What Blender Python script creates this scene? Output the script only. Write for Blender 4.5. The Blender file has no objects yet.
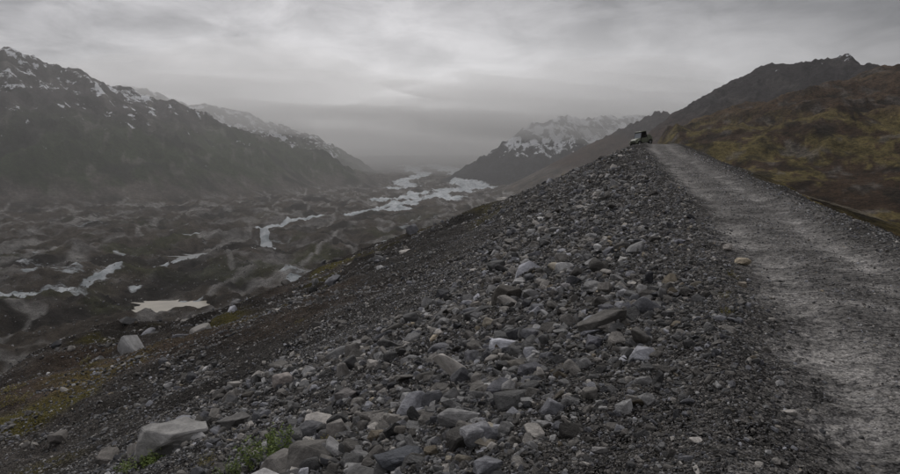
import bpy, bmesh, math, random
import numpy as np
from mathutils import Vector, Matrix, Euler
random.seed(7); rng=np.random.default_rng(7)
sc=bpy.context.scene
F=640.0; CAMH=2.05
PITCH=math.atan((237-165)/F)
sp,cp=math.sin(PITCH),math.cos(PITCH)
def ray(u,v):
    a=(u-450)/F; b=-(v-237)/F
    return np.array([a, cp+b*sp, -sp+b*cp])
def P(u,v,y):
    d=ray(u,v); k=y/d[1]
    return (d[0]*k, y, CAMH+d[2]*k)
# ---------------------------------------------------------------- noise
def _hash(ix,iy,seed):
    h=(ix.astype(np.int64)*374761393+iy.astype(np.int64)*668265263+seed*974634777)&0xffffffff
    h=((h^(h>>13))*1274126177)&0xffffffff
    h=(h^(h>>16))&0xffffffff
    return h.astype(np.float64)/4294967296.0
def perlin(x,y,seed=0):
    x0=np.floor(x);y0=np.floor(y);fx=x-x0;fy=y-y0
    u=fx*fx*fx*(fx*(fx*6-15)+10);v=fy*fy*fy*(fy*(fy*6-15)+10)
    def g(a,b):
        t=_hash(x0+a,y0+b,seed)*2*np.pi
        return np.cos(t)*(fx-a)+np.sin(t)*(fy-b)
    return ((g(0,0)*(1-u)+g(1,0)*u)*(1-v)+(g(0,1)*(1-u)+g(1,1)*u)*v)*1.5
def fbm(x,y,f,o=4,seed=0,gain=.5):
    r=0;a=1.;t=0
    for i in range(o):
        r=r+a*perlin(x*f+i*17.3,y*f-i*9.1,seed+i);t+=a;a*=gain;f*=2.03
    return r/t
def ridged(x,y,f,o=4,seed=0):
    r=0;a=1.;t=0
    for i in range(o):
        r=r+a*(1-2*np.abs(perlin(x*f+i*7.3,y*f+i*3.1,seed+i)));t+=a;a*=.5;f*=2.1
    return r/t
def ss(a,b,x):
    t=np.clip((x-a)/(b-a),0,1);return t*t*(3-2*t)
def smax(a,b,k):
    h=np.clip(.5+.5*(a-b)/k,0,1)
    return b*(1-h)+a*h+k*h*(1-h)
AZ=math.atan(190/F); DX,DY=math.sin(AZ),math.cos(AZ)
def curve(s):
    return 0.5*np.sin(np.clip(s,0,90)/14.0)*ss(6,30,s)+.5*ss(3,9,s)*(1-ss(12,34,s))
def SL(x,y):
    s=x*DX+y*DY; l=x*DY-y*DX
    return s,l-curve(s)
def XY(s,l):
    l=l+float(curve(np.array([float(s)]))[0]); return (s*DX+l*DY, s*DY-l*DX)
def smooth_interp(x,xs,ys):
    xs=np.array(xs,float);ys=np.array(ys,float)
    m=np.gradient(ys,xs)
    i=np.clip(np.searchsorted(xs,x)-1,0,len(xs)-2)
    h=xs[i+1]-xs[i];t=np.clip((x-xs[i])/h,0,1)
    return ((2*t**3-3*t**2+1)*ys[i]+(t**3-2*t**2+t)*h*m[i]+(-2*t**3+3*t**2)*ys[i+1]+(t**3-t**2)*h*m[i+1])
ZS=[-400,-100,0,20,40,58,76,92,112,170,300,800,2000,20000]
ZZ=[-12,-3.5,0,.8,2.0,3.3,4.3,4.8,3.8,-1.3,-12,-40,-90,-118]
LS=[-3000,-600,-270,-205,-150,-100,-58,-30,-10,-3.2,-1.2,0.0,0.6,1.2,3.7,4.1,4.8,7,12,20,45,90,400,9000]
LZ=[-340,-166,-134,-114,-84,-50,-23.5,-12.4,-4.4,-1.3,-.40,-.06,.03,0,0,.04,-.22,-1.3,-3.6,-6.8,-13,-15,-15,-15]
RL,RR_=0.75,3.8   # road edges
MTN={
 'left':([(-500,-30,2300),(-200,20,2450),(0,50,2600),(60,67,2750),(150,98,3000),(230,126,3300),(300,148,3500),(350,166,3650),(395,188,3800)],.52),
 'lback':([(60,70,4300),(100,85,4400),(170,98,4600),(235,112,4700),(285,124,4800),(330,146,5000),(370,170,5200)],.6),
 'rdark':([(1300,60,1300),(1000,62,1300),(900,68,1300),(870,62,1300),(840,60,1350),(785,61,1400),(762,66,1420),(735,90,1450),(700,119,1550),(668,146,1650)],.62),
 'rmid':([(720,128,2700),(680,122,2600),(655,114,2500),(625,128,2600),(596,146,2700)],.5),
 'snowy':([(680,114,4700),(615,120,4500),(585,122,4200),(560,119,4100),(535,126,4100),(505,146,4050),(475,167,4000)],.6),
 'hill':([(1500,-60,800),(1150,16,760),(1000,44,700),(900,71,640),(850,88,600),(800,104,570),(750,121,545),(715,136,520),(690,149,500)],.27),
}
def ridge_poly(x,y,pts,slope):
    best=np.full(x.shape,-1e9)
    for (a,b) in zip(pts[:-1],pts[1:]):
        ax,ay,az=P(*a);bx,by,bz=P(*b)
        dx,dy=bx-ax,by-ay;L2=dx*dx+dy*dy
        t=np.clip(((x-ax)*dx+(y-ay)*dy)/L2,0,1)
        d=np.hypot(x-ax-t*dx,y-ay-t*dy)
        best=np.maximum(best,az+t*(bz-az)-slope*d)
    return best
PONDS=[(167,306,38,26),(352,262,22,22),(60,268,40,16),(205,256,50,34)]
def pond_xy(u,v,z=-119.0):
    d=ray(u,v);k=(z-CAMH)/d[2];return d[0]*k,d[1]*k
PXY=[(*pond_xy(u,v),a,b) for u,v,a,b in PONDS]
def pond_mask(x,y,i):
    px,py,a,b=PXY[i]
    n=fbm(x,y,1/22.,4,50+i)*1.1
    return 1-np.hypot((x-px)/a,(y-py)/b)+n
WATERZ=-120.5
def height(x,y,full=False):
    x=np.asarray(x,float);y=np.asarray(y,float)
    s,l=SL(x,y); r=np.hypot(x,y)
    n1=fbm(x,y,1/14.,3,1); n2=fbm(x,y,1/1.7,3,5); n3=fbm(x,y,1/.35,2,9)
    offroad=np.clip(ss(.8,-.6,l)+ss(3.9,5.6,l),0,1)
    lw=l+ss(15,70,-l)*fbm(x,y,1/70.,3,27)*26
    zr=smooth_interp(s,ZS,ZZ)+smooth_interp(lw,LS,LZ)
    dl=np.abs(l)
    zr+=offroad*(n1*1.1*ss(2,14,dl)+n2*.20*ss(.5,3,dl)+n3*.05) 
    zr+=offroad*fbm(x,y,1/5.,3,12)*.5*ss(10,35,s)
    zr+=ss(14,80,-l)*(fbm(x,y,1/45.,4,21)*9+ridged(x,y,1/24.,3,25)*2.0)
    zr+=offroad*ss(3,25,-l)*fbm(s,l*.2,1/9.,3,33)*1.3
    onroad=1-offroad
    zr+=onroad*(-.045*np.exp(-((l-1.45)/.28)**2)-.045*np.exp(-((l-3.05)/.28)**2)+n2*.045+n3*.012)
    zr+=.10*np.exp(-((l-.5)/.35)**2)*(1+n2)
    hum=fbm(x,y,1/110.,5,60,.6)
    fl=-119+hum*30+ridged(x,y,1/45.,3,66)*6.0+np.clip(y-3600,0,6000)*.045
    for i in range(len(PXY)):
        m=pond_mask(x,y,i)
        w=ss(-.35,.1,m); fl=fl*(1-w)+(WATERZ-1.5)*w
    z=smax(zr,fl,6.)
    zone={}
    far=r.max()>400
    relief=ridged(x,y,1/420.,6,80) if far else 0
    rel2=fbm(x,y,1/70.,4,90) if far else 0
    rel3=fbm(x,y,1/160.,3,91) if far else 0
    rel4=ridged(x,y,1/90.,4,93) if far else 0
    for k,(pts,sl) in MTN.items():
        h=ridge_poly(x,y,pts,sl)
        if k=='hill':
            g=np.clip((h+22)/50,0,1)
            h=h+g*(rel2*12+rel3*11+(rel4-.3)*14)-np.clip(30-l,0,400)*1.2;kk=8
        else:
            base=-118 if k in('left','lback','snowy') else -15
            g=np.clip((h-base)/150,0,1)
            am={'rdark':20,'rmid':30}.get(k,70)
            h=h+g*((relief-.35)*am+rel2*(10 if k=='rdark' else 16)+(rel4-.3)*20);kk=25
            if k=='rdark': h=h-np.clip(20-l,0,400)*.8
        zone[k]=h
        z=smax(z,h,kk)
    if full: return z,s,l,r,zone,zr,fl,hum
    return z
# ---------------------------------------------------------------- terrain mesh
fa=np.linspace(-41,41,1150)
coarse_l=np.linspace(-180,-41.5,60); coarse_r=np.linspace(41.5,178,60)
ang=np.radians(np.concatenate([coarse_l,fa,coarse_r])); NA=len(ang)
rad=np.concatenate([np.geomspace(.4,60,260),np.geomspace(60.6,9000,580),[11000,14000]]); NR=len(rad)
A,R=np.meshgrid(ang,rad)
X=(R*np.sin(A)).ravel();Y=(R*np.cos(A)).ravel()
Z,S,L,RR,ZN,ZR,FLr,HUM=height(X,Y,True)
X=np.append(X,0.);Y=np.append(Y,0.)
zc0=float(height(np.array([0.]),np.array([0.]))[0])
i=np.arange(NR-1)[:,None];j=np.arange(NA)[None,:];j2=(j+1)%NA
quads=np.stack(np.broadcast_arrays(i*NA+j,(i+1)*NA+j,(i+1)*NA+j2,i*NA+j2),-1).reshape(-1,4)
tris=np.stack([np.full(NA,NR*NA),np.arange(NA),(np.arange(NA)+1)%NA],-1)
co=np.stack([X,Y,np.append(Z,zc0)],-1)
a0,b0,c0=co[quads[0][0]],co[quads[0][1]],co[quads[0][2]]
if np.cross(b0-a0,c0-a0)[2]<0:
    quads=quads[:,::-1]
a0,b0,c0=co[tris[0][0]],co[tris[0][1]],co[tris[0][2]]
if np.cross(b0-a0,c0-a0)[2]<0: tris=tris[:,::-1]
me=bpy.data.meshes.new('terrain')
me.vertices.add(len(co));me.vertices.foreach_set('co',co.ravel())
nq,nt=len(quads),len(tris)
me.loops.add(nq*4+nt*3);me.loops.foreach_set('vertex_index',np.concatenate([quads.ravel(),tris.ravel()]).astype(np.int32))
me.polygons.add(nq+nt)
ls=np.concatenate([np.arange(nq)*4,nq*4+np.arange(nt)*3]).astype(np.int32)
me.polygons.foreach_set('loop_start',ls)
me.update(calc_edges=True)
me.polygons.foreach_set('use_smooth',np.ones(nq+nt,bool))
# ---- macro colours
def lerp(a,b,t): return a+(b-a)*t[:,None]
def c(*v): return np.array(v)[None,:]
x,y=X[:-1],Y[:-1]
nA=fbm(x,y,1/50.,4,101);nB=fbm(x,y,1/8.,3,105);nC=fbm(x,y,1/300.,4,110)
nD=fbm(x,y,1/1.1,4,107,.6)
col=np.tile(c(.104,.098,.092),(len(x),1))
col=lerp(col,c(.098,.085,.074),ss(8,40,-L+nB*10))
onr=ss(RL-.5,RL+.7,L+nB*.7+nD*.8)*ss(RR_+1.0,RR_-.3,L+nB*.7+nD*.8)
trk=np.exp(-((L-1.5+nB*.15)/.28)**2)+np.exp(-((L-3.05+nB*.15)/.28)**2)
col=lerp(col,c(.120,.115,.110),onr)
col=lerp(col,c(.175,.168,.160),onr*trk*np.clip(.75+nB*1.2+nD*.8,.1,1.1))
col=col*(1+onr*np.clip(nD*.9,-.35,.35))[:,None]
moss=ss(.06,.28,nB*.8+.6*nA-.05)*ss(9,15,-L)*ss(120,60,-L)
col=lerp(col,c(.155,.135,.028),moss*.7)
rust=ss(.12,.35,fbm(x,y,1/22.,3,130))*ss(9,20,-L)
col=lerp(col,c(.12,.078,.048),rust*.45)
band=fbm(S,L*.15,1/12.,4,171)
col=col*(1+ss(8,40,-L)*np.clip(band*1.5,-.45,.6))[:,None]
vg=ss(5.5,11,L+nB*3)
tmix=nA*1.2+.9*nB+.9*fbm(x+y,(x-y)*.35,1/60.,3,112)
tund=lerp(np.tile(c(.064,.042,.027),(len(x),1)),c(.150,.120,.048),ss(-.02,.34,tmix+.40*np.exp(-((Z-22)/26)**2)-.15))
tund=lerp(tund,c(.102,.068,.044),ss(30,60,Z+nC*30+nA*30)*.85)
tund=lerp(tund,c(.145,.130,.115),ss(.16,.36,fbm(x,y,1/18.,4,115)+.25*nC)*.75)
tund=lerp(tund,c(.024,.020,.015),ss(.08,.32,fbm(x,y,1/26.,5,118,.6))*.8)
col=lerp(col,tund,vg)
fm=ss(-80,-102,Z)*(L<0)
vcol=lerp(np.tile(c(.084,.070,.056),(len(x),1)),c(.20,.19,.18),ss(.0,.3,nC*.5+.8*nA))
vcol=lerp(vcol,c(.034,.029,.025),ss(0.02,.26,fbm(x,y,1/120.,5,140)))
vcol=lerp(vcol,c(.060,.066,.028),ss(.06,.28,fbm(x,y,1/130.,4,144))*ss(2000,900,RR)*.65)
sb=np.abs(fbm(x*1.0,y*.35,1/170.,3,190))
vcol=lerp(vcol,c(.32,.31,.295),ss(.046,.014,sb)*.75)
col=lerp(col,vcol,fm)
zl=np.maximum(ZN['left'],ZN['lback'])
ml=ss(-112,-85,zl)*(zl>ZR)
stre=fbm(x+y*.3,(y-x*.3)*.3,1/55.,5,160)
g1=lerp(np.tile(c(.105,.092,.080),(len(x),1)),c(.038,.054,.022),ss(-75,-20,Z+nA*60+nC*50))
g1=lerp(g1,c(.062,.055,.054),ss(90,220,Z+nC*120+nA*60))
g1=lerp(g1,c(.18,.165,.15),ss(.12,.34,stre)*.55)
g1=lerp(g1,c(.014,.016,.011),ss(.06,.30,fbm(x,y,1/180.,5,163))*.8)
g1=lerp(g1,c(.030,.027,.024),ss(-95,-106,Z)*.6)
col=lerp(col,g1,ml)
rd=np.maximum(np.maximum(ZN['rdark'],ZN['rmid']),ZN['snowy'])
mr=ss(-20,10,rd)*(rd>ZN['hill'])*(rd>ZR)
g2=lerp(np.tile(c(.058,.036,.026),(len(x),1)),c(.032,.027,.029),ss(60,150,Z+nC*60))
g2=lerp(g2,c(.085,.075,.07),ss(.12,.36,stre)*.5)
col=lerp(col,g2,np.clip(mr,0,1))
far_s=(ZN['snowy']>ZN['rmid'])&(ZN['snowy']>ZN['rdark'])&(ZN['snowy']>ZR)&(ZN['snowy']>-110)
col[far_s]=c(.045,.045,.05)
snow=np.zeros(len(x))
isl=(ZN['left']>=ZN['lback'])
snow=np.where((ml>0)&isl,.27+ss(20,260,Z)*.105,snow)
snow=np.where((ml>0)&~isl,.22+ss(-20,130,Z)*.19,snow)
snow=np.where(far_s,.22+ss(-60,150,Z)*.23,snow)
snow=np.where((mr>.2)&~far_s,ss(110,190,Z)*.31,snow)
# glacier tongue and meltwater ribbons
wx=x+fbm(x,y,1/400.,4,180)*170;wy=y+fbm(x,y,1/500.,4,184)*400
ice=np.zeros(len(x))
RIB=[([(262,231),(290,224),(320,217),(350,213)],[26,30,34,30],1.),
     ([(372,212),(398,206),(430,199),(476,186),(462,181),(430,177.5)],[36,50,70,110,120,140],1.),
     ([(388,190),(403,185),(420,181),(405,177.5)],[46,66,80,95],1.),
     ([(376,203),(396,199),(425,193)],[28,36,40],1.),
     ([(345,214),(372,212)],[20,26],1.),
     ([(180,262),(220,248),(262,238),(266,231)],[13,16,18,18],1.),
     ([(20,300),(80,285),(150,276),(185,262)],[7,8,10,11],1.)]
for pts,ws,am in RIB:
    gx=[pond_xy(u,v,-117) for u,v in pts]
    for k in range(len(gx)-1):
        (ax,ay),(bx,by)=gx[k],gx[k+1]
        dx,dy=bx-ax,by-ay
        t=np.clip(((wx-ax)*dx+(wy-ay)*dy)/(dx*dx+dy*dy),0,1)
        d=np.hypot(wx-ax-t*dx,(wy-ay-t*dy)*.6);w=ws[k]+t*(ws[k+1]-ws[k])
        ice=np.maximum(ice,am*.84*ss(1.6,.3,d/w))
flm=ss(-74,-94,Z-np.clip(y-3600,0,6000)*.045)*(L<-200)
pz=fbm(x,y,1/150.,4,150)
patch=ss(.0,.35,pz)*ss(2600,1500,RR)*ss(480,640,RR)
ice=np.maximum(ice,patch*.53)*flm
ice=np.where((ice>0),ice*(1-ss(-85,-55,zl)),0)
for (u,v,a,kk) in [(184,297,20,.85),(296,283,15,.85),(75,250,22,.70),(130,246,26,.70),(190,240,28,.72),(250,236,24,.70),(135,284,16,.72),(30,272,20,.66),(160,268,20,.70)]:
    px,py=pond_xy(u,v,-117)
    ice=np.maximum(ice,kk*np.clip(1.25-np.hypot((x-px)/(a*1.2),(y-py)/(a*1.0)),0,1))
def add_col(name,arr):
    at=me.attributes.new(name,'FLOAT_COLOR','POINT')
    a=np.ones((len(co),4));a[:-1,:arr.shape[1]]=arr;a[-1,:3]=arr[0]
    at.data.foreach_set('color',a.ravel().astype(np.float32))
add_col('macro',col)
add_col('mask',np.stack([snow,ice,vg],-1))
add_col('roadmask',np.stack([onr,onr,onr],-1))
ter=bpy.data.objects.new('ground_terrain',me);sc.collection.objects.link(ter)

# ---------------------------------------------------------------- materials
class NT:
    def __init__(s,m): s.t=m.node_tree;s.n=s.t.nodes;s.l=s.t.links
    def new(s,ty,**k):
        n=s.n.new(ty)
        for a,b in k.items(): setattr(n,a,b)
        return n
    def link(s,a,b): s.l.new(a,b)
    def setin(s,sock,v):
        if isinstance(v,bpy.types.NodeSocket): s.l.new(v,sock)
        else: sock.default_value=v
    def math(s,op,a,b=0.,cl=False):
        n=s.n.new('ShaderNodeMath');n.operation=op;n.use_clamp=cl
        s.setin(n.inputs[0],a);s.setin(n.inputs[1],b);return n.outputs[0]
    def mix(s,f,a,b,bt='MIX'):
        n=s.n.new('ShaderNodeMix');n.data_type='RGBA';n.blend_type=bt
        s.setin(n.inputs[0],f);s.setin(n.inputs[6],a);s.setin(n.inputs[7],b);return n.outputs[2]
    def mixf(s,f,a,b):
        n=s.n.new('ShaderNodeMix');n.data_type='FLOAT'
        s.setin(n.inputs[0],f);s.setin(n.inputs[2],a);s.setin(n.inputs[3],b);return n.outputs[0]
    def noise(s,vec,scale,det=4,rough=.55):
        n=s.n.new('ShaderNodeTexNoise');s.l.new(vec,n.inputs['Vector'])
        n.inputs['Scale'].default_value=scale;n.inputs['Detail'].default_value=det;n.inputs['Roughness'].default_value=rough
        return n.outputs[0]
    def vor(s,vec,scale,feature='F1'):
        n=s.n.new('ShaderNodeTexVoronoi');n.feature=feature;s.l.new(vec,n.inputs['Vector']);n.inputs['Scale'].default_value=scale;return n
    def ramp(s,f,lo,hi,a=0.,b=1.):
        n=s.n.new('ShaderNodeMapRange');s.setin(n.inputs[0],f)
        n.inputs[1].default_value=lo;n.inputs[2].default_value=hi;n.inputs[3].default_value=a;n.inputs[4].default_value=b
        return n.outputs[0]
def newmat(name):
    m=bpy.data.materials.new(name);m.use_nodes=True
    N=NT(m);bs=N.n['Principled BSDF'];bs.inputs['Roughness'].default_value=.9
    bs.inputs['Specular IOR Level'].default_value=.2
    return m,N,bs
m,N,bs=newmat('ground_mat')
bs.inputs['Roughness'].default_value=1.;bs.inputs['Specular IOR Level'].default_value=.08
geo=N.new('ShaderNodeNewGeometry').outputs['Position']
mac=N.new('ShaderNodeAttribute',attribute_name='macro').outputs['Color']
msk=N.new('ShaderNodeAttribute',attribute_name='mask').outputs['Color']
rdm=N.new('ShaderNodeAttribute',attribute_name='roadmask').outputs['Fac']
sep=N.new('ShaderNodeSeparateColor');N.link(msk,sep.inputs[0])
v1=N.vor(geo,28);v2=N.vor(geo,75);v3=N.vor(geo,9)
def bw(o):
    s=N.new('ShaderNodeSeparateColor');N.link(o,s.inputs[0]);return s.outputs[0]
r1=N.ramp(bw(v1.outputs['Color']),0,1,.5,1.6)
r2=N.ramp(bw(v2.outputs['Color']),0,1,.6,1.5)
nm=N.ramp(N.noise(geo,1.3,5,.7),.3,.7,.6,1.4)
nl=N.ramp(N.noise(geo,.09,6,.75),.3,.7,.45,1.55)
nx=N.ramp(N.noise(geo,.008,8,.75),.3,.7,.5,1.5)
gap=N.ramp(v1.outputs['Distance'],0,.8,1.2,.5)
f=N.math('MULTIPLY',r1,r2);f=N.math('MULTIPLY',f,nm);f=N.math('MULTIPLY',f,nl);f=N.math('MULTIPLY',f,nx);f=N.math('MULTIPLY',f,gap)
fr=N.math('MULTIPLY',N.math('MULTIPLY',N.ramp(bw(v2.outputs['Color']),0,1,.55,1.55),N.ramp(bw(v1.outputs['Color']),0,1,.75,1.3)),N.ramp(N.noise(geo,2.2,8,.78),.3,.7,.5,1.5))
f=N.mixf(rdm,f,fr)
tn=N.math('MULTIPLY',N.ramp(N.noise(geo,.5,5,.8),.3,.7,.2,1.8),N.ramp(N.noise(geo,.06,6,.75),.35,.65,.4,1.6))
f=N.mixf(sep.outputs[2],f,tn)
vm=N.new('ShaderNodeVectorMath',operation='SCALE');N.link(mac,vm.inputs[0]);N.link(f,vm.inputs['Scale'])
colr=vm.outputs[0]
mp=N.new('ShaderNodeMapping');N.link(geo,mp.inputs[0]);mp.inputs['Scale'].default_value=(1,1,.6);mp.inputs['Rotation'].default_value=(0,.5,.4)
sn=N.noise(mp.outputs[0],.013,9,.72)
sm=N.ramp(N.math('SUBTRACT',N.math('ADD',sep.outputs[0],sn),.94),0,.025)
colr=N.mix(sm,colr,(.78,.80,.83,1))
mp2=N.new('ShaderNodeMapping');N.link(geo,mp2.inputs[0]);mp2.inputs['Scale'].default_value=(.7,1.2,1.);mp2.inputs['Rotation'].default_value=(0,0,.35)
inn=N.noise(mp2.outputs[0],.016,9,.75)
im=N.ramp(N.math('SUBTRACT',N.math('ADD',sep.outputs[1],inn),1.05),0,.08)
icec=N.mix(N.ramp(N.noise(geo,.04,6,.7),.38,.62),(.36,.40,.42,1),(.76,.79,.81,1))
colr=N.mix(im,colr,icec)
N.link(colr,bs.inputs['Base Color'])
offr=N.math('SUBTRACT',1.,N.math('MULTIPLY',rdm,.55))
def bump(h,strg,dist,prev=None,mod=False):
    b=N.new('ShaderNodeBump');b.inputs['Strength'].default_value=strg;b.inputs['Distance'].default_value=dist
    if mod: N.link(N.math('MULTIPLY',offr,strg),b.inputs['Strength'])
    N.link(h,b.inputs['Height'])
    if prev is not None:N.link(prev,b.inputs['Normal'])
    return b.outputs[0]
b=bump(N.noise(geo,.05,8,.75),1.,18.,None,True)
b=bump(N.noise(geo,1.1,6,.7),.8,.3,b,True)
b=bump(N.math('MULTIPLY',v3.outputs['Distance'],-1.),.7,.05,b,True)
b=bump(N.math('MULTIPLY',v1.outputs['Distance'],-1.),.9,.03,b,True)
N.link(b,bs.inputs['Normal'])
me.materials.append(m)

def rockmat(name,instanced,base=(.13,.13,.13)):
    m,N,bs=newmat(name)
    if instanced: t=N.new('ShaderNodeAttribute',attribute_name='tint',attribute_type='INSTANCER').outputs['Color']
    else:
        r=N.new('ShaderNodeRGB');r.outputs[0].default_value=(*base,1);t=r.outputs[0]
    tc=N.new('ShaderNodeTexCoord').outputs['Object']
    a=N.ramp(N.noise(tc,2.6,6,.75),.3,.7,.5,1.5)
    vm=N.new('ShaderNodeVectorMath',operation='SCALE');N.link(t,vm.inputs[0]);N.link(a,vm.inputs['Scale'])
    N.link(vm.outputs[0],bs.inputs['Base Color'])
    bb=N.new('ShaderNodeBump');bb.inputs['Strength'].default_value=.7;bb.inputs['Distance'].default_value=.07
    N.link(N.noise(tc,5,5,.7),bb.inputs['Height']);N.link(bb.outputs[0],bs.inputs['Normal'])
    bs.inputs['Roughness'].default_value=.85
    return m
rm=rockmat('stone_mat',True)
def rockmesh(name,seed,n=16,sub=0,el=(1,.8,.6),bev=.0):
    rr=random.Random(seed);bm=bmesh.new()
    for i in range(n):
        v=Vector((rr.gauss(0,1),rr.gauss(0,1),rr.gauss(0,1))).normalized()*rr.uniform(.75,1.05)
        v=Vector([math.copysign(abs(q)**.7,q) for q in v])
        bm.verts.new((v.x*el[0]*.5,v.y*el[1]*.5,v.z*el[2]*.5))
    bmesh.ops.convex_hull(bm,input=bm.verts)
    junk=[v for v in bm.verts if not v.link_faces]
    if junk: bmesh.ops.delete(bm,geom=junk,context='VERTS')
    bmesh.ops.dissolve_limit(bm,angle_limit=.2,verts=bm.verts,edges=bm.edges)
    if bev:
        bmesh.ops.bevel(bm,geom=list(bm.edges),offset=bev,segments=1,affect='EDGES',clamp_overlap=True)
    if sub:
        bmesh.ops.triangulate(bm,faces=bm.faces)
        bmesh.ops.subdivide_edges(bm,edges=bm.edges,cuts=sub,use_grid_fill=True)
        cs=np.array([v.co for v in bm.verts])
        d=fbm(cs[:,0]+cs[:,2]*.7,cs[:,1]-cs[:,2]*.5,3.,4,seed)*.10
        bm.normal_update()
        for v,dd in zip(list(bm.verts),d): v.co+=v.normal*float(dd)*.6
    bmesh.ops.recalc_face_normals(bm,faces=bm.faces)
    me=bpy.data.meshes.new(name);bm.to_mesh(me);bm.free();return me
rc=bpy.data.collections.new('stone_shapes')
NP=20
for k in range(NP):
    el=[(1,.8,.6),(1,.65,.5),(1,.9,.8),(1,.7,.35),(1,.5,.45)][k%5]
    mm=rockmesh('stone_%02d'%k,100+k,13+k%8,0,el,.04)
    mm.materials.append(rm);o=bpy.data.objects.new('stone_%02d'%k,mm);rc.objects.link(o)
def scatter(name,x,y,size,tint,sink=.12):
    n=len(x);z=height(x,y)
    z=z+size*.18-sink*size
    pm=bpy.data.meshes.new(name);pm.vertices.add(n)
    pm.vertices.foreach_set('co',np.stack([x,y,z],-1).ravel())
    rot=np.stack([rng.normal(0,.45,n),rng.normal(0,.45,n),rng.uniform(0,6.28,n)],-1)
    scl=size[:,None]*rng.uniform(.75,1.25,(n,3))
    for nm,a in(('rot',rot),('scl',scl),('tint',tint)):
        at=pm.attributes.new(nm,'FLOAT_VECTOR','POINT');at.data.foreach_set('vector',a.ravel().astype(np.float32))
    at=pm.attributes.new('idx','INT','POINT');at.data.foreach_set('value',rng.integers(0,NP,n).astype(np.int32))
    ob=bpy.data.objects.new(name,pm);sc.collection.objects.link(ob)
    ng=bpy.data.node_groups.new(name+'_nodes','GeometryNodeTree')
    ng.interface.new_socket('Geometry',in_out='INPUT',socket_type='NodeSocketGeometry')
    ng.interface.new_socket('Geometry',in_out='OUTPUT',socket_type='NodeSocketGeometry')
    gi=ng.nodes.new('NodeGroupInput');go=ng.nodes.new('NodeGroupOutput')
    ci=ng.nodes.new('GeometryNodeCollectionInfo');ci.inputs[0].default_value=rc
    ci.inputs['Separate Children'].default_value=True;ci.inputs['Reset Children'].default_value=True
    ip=ng.nodes.new('GeometryNodeInstanceOnPoints');ip.inputs['Pick Instance'].default_value=True
    def na(nm,ty):
        q=ng.nodes.new('GeometryNodeInputNamedAttribute');q.data_type=ty;q.inputs[0].default_value=nm;return q.outputs[0]
    ng.links.new(gi.outputs[0],ip.inputs['Points']);ng.links.new(ci.outputs[0],ip.inputs['Instance'])
    ng.links.new(na('idx','INT'),ip.inputs['Instance Index'])
    e2r=ng.nodes.new('FunctionNodeEulerToRotation');ng.links.new(na('rot','FLOAT_VECTOR'),e2r.inputs[0])
    ng.links.new(e2r.outputs[0],ip.inputs['Rotation'])
    ng.links.new(na('scl','FLOAT_VECTOR'),ip.inputs['Scale'])
    ng.links.new(ip.outputs[0],go.inputs[0])
    md=ob.modifiers.new('instances','NODES');md.node_group=ng
    return ob
def tints(n,light=.05):
    v=np.exp(rng.normal(math.log(.128),.55,n));v=np.clip(v,.030,.38)
    li=rng.random(n)<light; v=np.where(li,rng.uniform(.28,.48,n),v)
    t=np.stack([v,v,v],-1)
    k=rng.random(n)
    t*=np.where(k[:,None]<.2,c(.97,.98,1.05),np.where(k[:,None]<.6,c(1.06,1.0,.92),c(1.01,1.,.985)))
    t*=np.where(rng.random(n)[:,None]<.025,c(1.10,1.,.82),1.)
    return t
n=270000
a=np.radians(rng.uniform(-43,40,n));r=np.exp(rng.uniform(math.log(2.2),math.log(160),n))
x=r*np.sin(a);y=r*np.cos(a);s_,l_=SL(x,y)
dens=fbm(x,y,1/5.,3,201)
size=r*.0034*rng.pareto(1.75,n)+r*.0026
cap=.16+.50*rng.random(n)**3.8
blk=ss(-.45,.4,fbm(s_,l_,1/6.,3,202)*1.3+.6*np.exp(-((l_+4)/4.5)**2)-.22)
size=np.minimum(size,cap*(.28+1.0*blk)*(.38+.62*ss(.5,-1.3,l_)))
keep=(l_<.9)&(rng.random(n)<(.68+.6*dens+.3*np.exp(-((l_+3)/5)**2))*ss(1.0,.2,l_))
keep&=(l_>-90)
scatter('moraine_rocks',x[keep],y[keep],size[keep],tints(keep.sum()))
n=45000
a=np.radians(rng.uniform(-42,20,n));r=np.exp(rng.uniform(math.log(50),math.log(1000),n))
x=r*np.sin(a);y=r*np.cos(a);s_,l_=SL(x,y)
size=np.minimum(r*.0016*(1+rng.pareto(2.2,n)),2.6)
keep=(l_<-10)&(rng.random(n)<.5+fbm(x,y,1/40.,3,207))
scatter('lower_slope_rocks',x[keep],y[keep],size[keep],tints(keep.sum(),.04)*.9)
n=230000
a=np.radians(rng.uniform(-42,40,n));r=np.exp(rng.uniform(math.log(2.),math.log(60),n))
x=r*np.sin(a);y=r*np.cos(a);s_,l_=SL(x,y)
size=r*.0030*(.6+rng.pareto(2.9,n)*.8)
size=np.minimum(size,.10)
edge=ss(RL-.1,RL+.7,l_)*ss(RR_+.2,RR_-.5,l_)
tr=np.exp(-((l_-1.5)/.33)**2)+np.exp(-((l_-3.05)/.33)**2)
clump=np.clip(.9+1.3*fbm(x,y,1/1.3,3,211),.15,1.5)
keep=rng.random(n)<(1-edge)+edge*.75*(1-.75*tr)*clump
size=np.where(edge>.5,np.minimum(size*.85,.06),size)
keep&=(l_<8)&(l_>-14)
gt=tints(n,.07)*(1.15+.12*edge)[:,None]
scatter('gravel',x[keep],y[keep],size[keep],gt[keep],.15)

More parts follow.
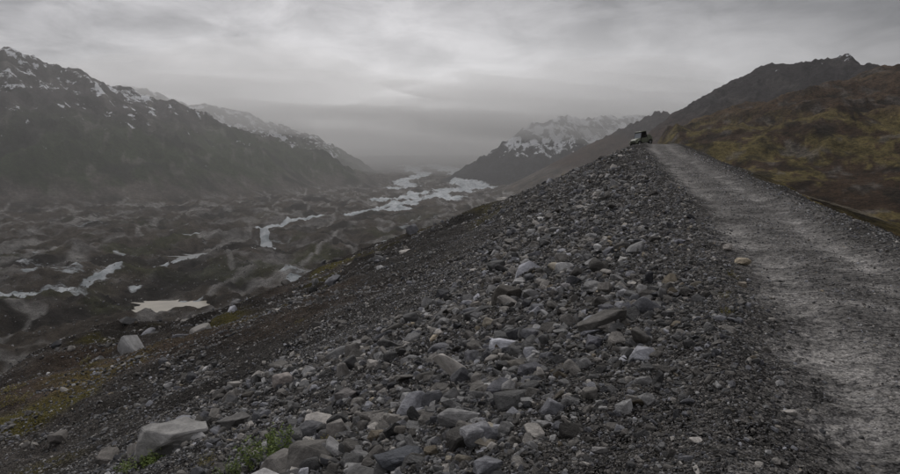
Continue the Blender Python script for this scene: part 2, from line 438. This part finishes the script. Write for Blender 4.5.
# ---------------------------------------------------------------- stand objects on the terrain
def hit(u,v,rmax=300):
    d=ray(u,v);t=np.geomspace(1.5,rmax,4000)
    px,py,pz=d[0]*t,d[1]*t,CAMH+d[2]*t
    h=height(px,py);k=np.argmax(pz<h)
    return px[k],py[k],h[k],t[k]
def boulder(u,v,wpx,el,base,rz,seed,name='boulder',sink=.3):
    px,py,pz,t=hit(u,v)
    w=wpx*t/F
    mm=rockmesh(name,seed,18,3,el,.03)
    mm.materials.append(rockmat(name+'_mat',False,base))
    o=bpy.data.objects.new(name,mm);sc.collection.objects.link(o)
    o.scale=(w,w,w);o.rotation_euler=(random.uniform(-.15,.15),random.uniform(-.15,.15),rz)
    o.location=(px,py,pz+w*el[2]*(.5-sink));return o
boulder(172,450,82,(1,.7,.55),(.24,.235,.225),.1,11)
boulder(476,441,42,(1,.7,.75),(.24,.24,.25),.4,12)
boulder(400,466,58,(1,.6,.45),(.085,.09,.10),.2,13)
boulder(283,384,26,(1,.7,.7),(.29,.26,.24),.6,14)
boulder(741,264,20,(1,.7,.5),(.42,.36,.27),.3,15)
boulder(727,250,15,(1,.7,.6),(.36,.33,.30),.9,16)
boulder(742,287,12,(1,.6,.7),(.32,.28,.23),1.9,17)
boulder(622,262,13,(1,.8,.7),(.42,.41,.39),.9,18)
boulder(641,294,16,(.8,.7,1),(.42,.41,.40),.2,19)
boulder(622,296,17,(1,.7,.6),(.38,.38,.39),.2,20)
boulder(650,282,18,(.9,.7,.9),(.05,.05,.055),.6,21)
boulder(605,312,22,(1,.7,.5),(.13,.13,.14),.5,22)
boulder(530,372,30,(1,.7,.5),(.12,.12,.13),.3,23)
boulder(600,453,18,(1,.8,.7),(.32,.31,.30),.3,24)
boulder(680,243,13,(1,.7,.5),(.18,.18,.20),.3,25)
boulder(565,290,18,(1,.7,.6),(.24,.23,.23),.7,26)
boulder(360,345,20,(1,.7,.4),(.27,.26,.25),.7,27)
boulder(500,392,34,(1,.8,.5),(.10,.10,.11),1.2,28)
boulder(440,352,26,(1,.7,.55),(.14,.14,.15),.4,29)
boulder(592,345,28,(1,.75,.5),(.12,.12,.135),2.2,30)
boulder(345,400,30,(1,.7,.5),(.15,.14,.135),1.,31)
boulder(110,462,40,(1,.7,.5),(.13,.12,.11),2.1,32)
boulder(235,425,34,(1,.8,.6),(.12,.115,.11),.5,33)
boulder(60,440,28,(1,.7,.5),(.14,.13,.12),1.5,34)
boulder(310,436,36,(1,.7,.6),(.11,.11,.115),.9,35)

# ---------------------------------------------------------------- ponds
for k in range(4):
    px,py,a_,b_=PXY[k]
    bm=bmesh.new();vs=[]
    for q in range(160):
        th=q/160*2*math.pi
        rr_=np.linspace(0,2.6,200)
        xx=px+np.cos(th)*rr_*a_;yy=py+np.sin(th)*rr_*b_
        mk=pond_mask(xx,yy,k)
        bad=np.where(mk<-.06)[0];rk=rr_[bad[0]] if len(bad) else 2.6
        vs.append(bm.verts.new((px+math.cos(th)*rk*a_,py+math.sin(th)*rk*b_,WATERZ)))
    bm.faces.new(vs);pm=bpy.data.meshes.new('glacial_pond');bm.to_mesh(pm);bm.free()
    m,N,bs=newmat('silty_water')
    g=N.new('ShaderNodeNewGeometry').outputs['Position']
    ca,cb_=((.30,.275,.23,1),(.38,.35,.29,1)) if k<2 else ((.15,.16,.16,1),(.21,.22,.22,1))
    N.link(N.mix(N.ramp(N.noise(g,.05,3),.3,.7),ca,cb_),bs.inputs['Base Color'])
    bs.inputs['Roughness'].default_value=.25
    pm.materials.append(m);o=bpy.data.objects.new('glacial_pond',pm);sc.collection.objects.link(o)

# ---------------------------------------------------------------- low plants
def leafmat(name,a,b_):
    m,N,bs=newmat(name);oi=N.new('ShaderNodeNewGeometry').outputs['Random Per Island']
    N.link(N.mix(oi,(*a,1),(*b_,1)),bs.inputs['Base Color']);bs.inputs['Roughness'].default_value=.6;return m
lm=leafmat('leaf_mat',(.06,.10,.02),(.16,.20,.05));lm2=leafmat('leaf_dry',(.14,.12,.03),(.22,.19,.05))
def plant(u,v,wpx,mat,name='low_shrub',hh=.55,nl=700):
    px,py,pz,t=hit(u,v);w=wpx*t/F;bm=bmesh.new()
    nb=26
    for i in range(nb):
        th=random.uniform(0,6.28);rr_=w*.5*math.sqrt(random.random())
        bx,by=rr_*math.cos(th),rr_*math.sin(th);ht=w*hh*random.uniform(.35,1)*(1-.5*(rr_/(w*.5))**2)
        tx,ty=bx*1.3+random.uniform(-.05,.05)*w,by*1.3+random.uniform(-.05,.05)*w
        gz=float(height(np.array([px+bx]),np.array([py+by]))[0])-pz
        p0=Vector((bx*.7,by*.7,gz-.02));p1=Vector((tx,ty,gz+ht));sw=w*.006
        q=[bm.verts.new(p0+Vector((sw,0,0))),bm.verts.new(p0-Vector((sw,0,0))),bm.verts.new(p1)]
        bm.faces.new(q)
        for k in range(nl//nb):
            f_=random.uniform(.3,1.05);cpt=p0.lerp(p1,f_)+Vector([random.gauss(0,w*.035) for _ in range(3)])
            ln=w*random.uniform(.04,.08);R_=Euler((random.uniform(-.9,.9),random.uniform(-.9,.9),random.uniform(0,6.28))).to_matrix()
            pts=[(-.5,0,0),(-.1,.24,.05),(.5,0,0),(-.1,-.24,.05)]
            bm.faces.new([bm.verts.new(cpt+R_@(Vector(p)*ln)) for p in pts])
    pm=bpy.data.meshes.new(name);bm.to_mesh(pm);bm.free();pm.materials.append(mat)
    o=bpy.data.objects.new(name,pm);o.location=(px,py,pz);sc.collection.objects.link(o)
plant(268,462,54,lm,hh=.75,nl=1300);plant(140,470,42,lm,hh=.5);plant(322,454,28,lm2,hh=.9,nl=500);plant(208,464,22,lm2,hh=.6,nl=300)
plant(728,314,14,lm2,'grass_tuft',.7,300);plant(733,277,12,lm2,'grass_tuft',.7,300);plant(235,474,34,lm,hh=.6)
plant(725,297,12,lm2,'grass_tuft',.7,300)
for (u,v,w_) in [(8,392,26),(22,400,20),(4,404,22),(85,362,14),(92,366,12),(40,420,16),(300,322,10)]:
    plant(u,v,w_,lm2,'low_shrub',.35,300)

# ---------------------------------------------------------------- side-by-side utility vehicle
def pm_(name,colr,rough=.4,metal=0.):
    m,N,bs=newmat(name)
    g=N.new('ShaderNodeTexCoord').outputs['Object']
    if rough>.3: N.link(N.mix(N.ramp(N.noise(g,6,5),.5,.8),(*colr,1),(.13,.12,.10,1)),bs.inputs['Base Color'])
    else: bs.inputs['Base Color'].default_value=(*colr,1)
    bs.inputs['Roughness'].default_value=rough;bs.inputs['Metallic'].default_value=metal;return m
M_g=pm_('plastic_olive',(.14,.155,.11),.45);M_k=pm_('rubber',(.02,.02,.02),.8);M_m=pm_('steel',(.25,.25,.25),.35,.7);M_s=pm_('seat_vinyl',(.03,.03,.03),.5)
M_l=pm_('lamp_glass',(.6,.6,.55),.2);M_w=pm_('windshield',(.26,.28,.30),.12)
def mk(name,bm,mat,par,smooth=False,bev=0):
    me_=bpy.data.meshes.new(name);bmesh.ops.recalc_face_normals(bm,faces=bm.faces);bm.to_mesh(me_);bm.free();me_.materials.append(mat)
    if smooth: me_.polygons.foreach_set('use_smooth',np.ones(len(me_.polygons),bool))
    o=bpy.data.objects.new(name,me_);sc.collection.objects.link(o);o.parent=par
    if bev:
        b=o.modifiers.new('b','BEVEL');b.width=bev;b.segments=2
    return o
def loft(secs,tp=.8,sh=.65):
    bm=bmesh.new();prev=None
    for (yy,w,z0,z1) in secs:
        zs=z0+(z1-z0)*sh
        r_=[bm.verts.new((sx*w*k,yy,zz)) for sx,k,zz in((-1,1,z0),(1,1,z0),(1,1,zs),(1,tp,z1),(-1,tp,z1),(-1,1,zs))]
        if prev:
            for q in range(6): bm.faces.new([prev[q],prev[(q+1)%6],r_[(q+1)%6],r_[q]])
        else: bm.faces.new(r_)
        prev=r_
    bm.faces.new(prev);return bm
def tube(bm,pts,rad):
    for a_,b_ in zip(pts[:-1],pts[1:]):
        a_=Vector(a_);b_=Vector(b_);d=b_-a_
        mt=Matrix.Translation((a_+b_)/2)@d.to_track_quat('Z','Y').to_matrix().to_4x4()
        bmesh.ops.create_cone(bm,cap_ends=True,segments=8,radius1=rad,radius2=rad,depth=d.length+rad,matrix=mt)
def box(bm,lo,hi):
    m_=Matrix.Translation([(a+b)/2 for a,b in zip(lo,hi)])@Matrix.Diagonal([b-a for a,b in zip(lo,hi)]+[1])
    bmesh.ops.create_cube(bm,size=1,matrix=m_)
def utv(loc,rz):
    e=bpy.data.objects.new('utility_vehicle',None);sc.collection.objects.link(e)
    e.location=loc;e.rotation_euler=(0,0,rz)
    for i,(wx,wy) in enumerate([(-.66,1.0),(.66,1.0),(-.66,-.95),(.66,-.95)]):
        bm=bmesh.new();prof=[(.18,-.12),(.29,-.15),(.34,-.12),(.355,-.05),(.355,.05),(.34,.12),(.29,.15),(.18,.12)]
        ns=32;rows=[]
        for q in range(ns):
            t_=q/ns*6.2832;k=1.03 if q%2 else .97
            rows.append([bm.verts.new((px,math.cos(t_)*pr*(k if pr>.33 else 1),math.sin(t_)*pr*(k if pr>.33 else 1))) for pr,px in prof])
        for q in range(ns):
            A_,B_=rows[q],rows[(q+1)%ns]
            for z_ in range(7): bm.faces.new([A_[z_],A_[z_+1],B_[z_+1],B_[z_]])
        o=mk('tyre_%d'%(i+1),bm,M_k,e);o.location=(wx,wy,.35)
        bm=bmesh.new();bmesh.ops.create_cone(bm,cap_ends=True,segments=20,radius1=.185,radius2=.185,depth=.18,matrix=Matrix.Rotation(math.pi/2,4,'Y'))
        bmesh.ops.create_cone(bm,cap_ends=True,segments=12,radius1=.06,radius2=.06,depth=.26,matrix=Matrix.Rotation(math.pi/2,4,'Y'))
        o=mk('wheel_rim_%d'%(i+1),bm,M_m,e,bev=.01);o.location=(wx,wy,.35)
        bm=bmesh.new();pr_=None
        for q in range(9):
            t_=math.radians(10+q*160/8);yy=wy+math.cos(t_)*.45;zz=.38+math.sin(t_)*.44
            x0=.40*math.copysign(1,wx);x1=.82*math.copysign(1,wx)
            r_=[bm.verts.new((x0,yy,zz+.03)),bm.verts.new((x1,yy,zz)),bm.verts.new((x1,yy,zz-.04)),bm.verts.new((x0,yy,zz-.01))]
            if pr_:
                for z_ in range(4): bm.faces.new([pr_[z_],pr_[(z_+1)%4],r_[(z_+1)%4],r_[z_]])
            pr_=r_
        mk('fender_%d'%(i+1),bm,M_g,e)
    mk('chassis',loft([(-1.4,.40,.36,.62),(-.5,.55,.32,.48),(.5,.55,.32,.48),(1.35,.38,.36,.60)]),M_k,e,bev=.02)
    mk('hood',loft([(.55,.68,.46,1.10),(.95,.66,.48,1.06),(1.3,.62,.48,.98),(1.48,.54,.48,.84)],.88),M_g,e,bev=.03)
    bm=bmesh.new()
    box(bm,(-.68,-1.45,.72),(.68,-.50,.78));box(bm,(-.68,-1.45,.78),(-.64,-.50,1.12));box(bm,(.64,-1.45,.78),(.68,-.50,1.12))
    box(bm,(-.64,-1.45,.78),(.64,-1.41,1.12));box(bm,(-.64,-.54,.78),(.64,-.50,1.12))
    mk('cargo_bed',bm,M_g,e,bev=.01)
    bm=bmesh.new();box(bm,(-.71,-.47,.42),(-.66,.53,1.06));box(bm,(.66,-.47,.42),(.71,.53,1.06));mk('doors',bm,M_g,e,bev=.02)
    bm=bmesh.new()
    for sx in(-.33,.33):
        box(bm,(sx-.26,-.35,.55),(sx+.26,.12,.74));box(bm,(sx-.25,-.46,.70),(sx+.25,-.33,1.26));box(bm,(sx-.12,-.45,1.28),(sx+.12,-.36,1.45))
    mk('seats',bm,M_s,e,bev=.04)
    bm=bmesh.new()
    for sx in(-1,1):
        tube(bm,[(sx*.66,.62,1.0),(sx*.62,.30,1.80),(sx*.62,-.48,1.84),(sx*.66,-.53,.95)],.035)
        tube(bm,[(sx*.66,.5,.6),(sx*.66,.62,1.0)],.03)
    tube(bm,[(-.62,.30,1.80),(.62,.30,1.80)],.03);tube(bm,[(-.62,-.48,1.84),(.62,-.48,1.84)],.03);tube(bm,[(-.63,-.50,1.35),(.63,-.50,1.35)],.025)
    tube(bm,[(0,.55,1.0),(-.34,.28,1.08)],.02)
    mk('roll_cage',bm,M_k,e)
    mk('roof',loft([(-.58,.66,1.87,1.96),(0,.67,1.88,1.99),(.42,.64,1.84,1.93)],.9,.5),M_g,e,bev=.01)
    bm=bmesh.new();vs=[bm.verts.new(p) for p in((-.62,.60,1.10),(.62,.60,1.10),(.58,.33,1.78),(-.58,.33,1.78))];bm.faces.new(vs);mk('windshield',bm,M_w,e)
    bm=bmesh.new();box(bm,(-.60,-.575,1.13),(.60,-.555,1.80));mk('rear_cab_panel',bm,M_s,e)
    bm=bmesh.new();bmesh.ops.create_cone(bm,cap_ends=False,segments=24,radius1=.17,radius2=.16,depth=.025,matrix=Matrix.Translation((-.34,.27,1.1))@Matrix.Rotation(1.0,4,'X'));mk('steering_wheel',bm,M_k,e)
    bm=bmesh.new();tube(bm,[(-.35,1.45,.42),(-.35,1.56,.78),(.35,1.56,.78),(.35,1.45,.42)],.025);tube(bm,[(-.4,1.52,.55),(.4,1.52,.55)],.022);mk('front_bumper',bm,M_k,e)
    for sx in(-.40,.40):
        bm=bmesh.new();bmesh.ops.create_uvsphere(bm,u_segments=16,v_segments=8,radius=.10);o=mk('headlamp',bm,M_l,e,True);o.location=(sx,1.44,.74);o.scale=(1,.5,.7)
    mk('cargo_box',loft([(-1.36,.56,.80,1.42),(-.66,.56,.80,1.44)],.92,.8),M_g,e,bev=.04)
    return e
s0=93.;ax,ay=XY(s0,-.1);RZ=2.05
cs_,sn_=math.cos(RZ),math.sin(RZ)
wz=[float(height(np.array([ax+cs_*wx-sn_*wy]),np.array([ay+sn_*wx+cs_*wy]))[0]) for wx,wy in((-.66,1.),(.66,1.),(-.66,-.95),(.66,-.95))]
u_=utv((ax,ay,sum(wz)/4+.02),RZ)
pitch_=math.atan2((wz[0]+wz[1]-wz[2]-wz[3])/2,1.95);roll_=-math.atan2((wz[1]+wz[3]-wz[0]-wz[2])/2,1.32)
u_.rotation_euler=(Matrix.Rotation(RZ,3,'Z')@Matrix.Rotation(pitch_,3,'X')@Matrix.Rotation(roll_,3,'Y')).to_euler()
print('utv px',450+F*ax/ay,wz)

# ---------------------------------------------------------------- haze and cloud (real volumes)
def volmat(name,dens,g=.55):
    m=bpy.data.materials.new(name);m.use_nodes=True;nt=m.node_tree;nt.nodes.clear()
    o=nt.nodes.new('ShaderNodeOutputMaterial');v=nt.nodes.new('ShaderNodeVolumeScatter')
    v.inputs['Color'].default_value=(1,1,1,1);v.inputs['Density'].default_value=dens;v.inputs['Anisotropy'].default_value=g
    nt.links.new(v.outputs[0],o.inputs['Volume']);return m
def volbox(name,lo,hi,dens):
    bm=bmesh.new();bmesh.ops.create_cube(bm,size=1)
    for v in bm.verts: v.co=Vector([lo[i]+(v.co[i]+.5)*(hi[i]-lo[i]) for i in range(3)])
    me_=bpy.data.meshes.new(name);bm.to_mesh(me_);bm.free();me_.materials.append(volmat(name+'_mat',dens))
    ob=bpy.data.objects.new(name,me_);sc.collection.objects.link(ob)
volbox('haze',(-15000,-15000,-400),(15000,15000,700),.85e-4)
def cloud(loc,rad,dens,seed):
    bm=bmesh.new();bmesh.ops.create_icosphere(bm,subdivisions=5,radius=1)
    cs=np.array([v.co for v in bm.verts])
    d=fbm(cs[:,0]+cs[:,2]*1.3,cs[:,1]-cs[:,2]*.9,1.3,4,seed)*.6
    for v,dd in zip(list(bm.verts),d): v.co=Vector((v.co.x*rad[0],v.co.y*rad[1],v.co.z*rad[2]))*(1+float(dd))
    me_=bpy.data.meshes.new('cloud');bm.to_mesh(me_);bm.free();me_.materials.append(volmat('cloud_mat',dens,.6))
    ob=bpy.data.objects.new('cloud',me_);ob.location=loc;sc.collection.objects.link(ob)
cloud((100,5700,150),(2600,1500,380),10e-4,301)
cloud((600,3700,340),(1100,520,210),14e-4,302)
cloud((-1600,4000,440),(1400,700,230),9e-4,303)

# ---------------------------------------------------------------- world, sun, camera
w=bpy.data.worlds.new('World');sc.world=w;w.use_nodes=True;N=NT(w);N.n.clear()
out=N.new('ShaderNodeOutputWorld');bg=N.new('ShaderNodeBackground');bg2=N.new('ShaderNodeBackground')
sky=N.new('ShaderNodeTexSky',sky_type='NISHITA');sky.sun_disc=False
SE,SR=math.radians(42),math.radians(-10)
sky.sun_elevation=SE;sky.sun_rotation=SR
N.link(sky.outputs[0],bg.inputs[0]);bg.inputs[1].default_value=.08
tc=N.new('ShaderNodeTexCoord').outputs['Generated']
sx=N.new('ShaderNodeSeparateXYZ');N.link(tc,sx.inputs[0])
den=N.math('ADD',N.math('MAXIMUM',sx.outputs[2],0.),.20)
cb=N.new('ShaderNodeCombineXYZ');N.link(N.math('DIVIDE',sx.outputs[0],den),cb.inputs[0]);N.link(N.math('DIVIDE',sx.outputs[1],den),cb.inputs[1])
n1=N.noise(cb.outputs[0],.85,6,.55);n1.node.inputs['Distortion'].default_value=.5
n2=N.noise(cb.outputs[0],3.,8,.62);n2.node.inputs['Distortion'].default_value=.4
cl=N.math('ADD',N.math('MULTIPLY',N.ramp(n1,.38,.62),.5),N.math('MULTIPLY',N.ramp(n2,.37,.63),.5))
cc=N.mix(cl,(.07,.07,.080,1),(.70,.685,.705,1))
dk=N.ramp(sx.outputs[0],-.05,.5,1.,.45)
zb=N.ramp(sx.outputs[2],.45,.9,1.,4.0)
zt=N.ramp(sx.outputs[2],.20,.42,1.,.58)
glow=N.math('MULTIPLY',N.ramp(sx.outputs[2],.06,.27,1.,0.),N.ramp(sx.outputs[1],.75,.99,0.,1.))
vm=N.new('ShaderNodeVectorMath',operation='SCALE');N.link(cc,vm.inputs[0]);N.link(N.math('MULTIPLY',N.math('MULTIPLY',dk,zb),zt),vm.inputs['Scale'])
skc=N.mix(N.math('MULTIPLY',glow,.8),vm.outputs[0],(1.2,1.18,1.19,1))
N.link(skc,bg2.inputs[0]);bg2.inputs[1].default_value=1.0
mx=N.new('ShaderNodeMixShader');mx.inputs[0].default_value=.93
N.link(bg.outputs[0],mx.inputs[1]);N.link(bg2.outputs[0],mx.inputs[2]);N.link(mx.outputs[0],out.inputs[0])
sd=bpy.data.lights.new('sun','SUN');sd.energy=1.5;sd.angle=math.radians(12);sd.color=(1,.97,.94)
so=bpy.data.objects.new('sun',sd);sc.collection.objects.link(so)
dv=Vector((math.cos(SE)*math.sin(SR),math.cos(SE)*math.cos(SR),math.sin(SE)))
so.rotation_euler=dv.to_track_quat('Z','Y').to_euler()
cd=bpy.data.cameras.new('camera');cam=bpy.data.objects.new('camera',cd);sc.collection.objects.link(cam)
cd.sensor_width=36;cd.lens=36*F/900;cd.clip_end=60000;cd.clip_start=.05
cam.location=(0,0,CAMH);cam.rotation_euler=(math.pi/2-PITCH,0,0)
sc.camera=cam
sc.view_settings.view_transform='Standard';sc.view_settings.look='None';sc.view_settings.exposure=0
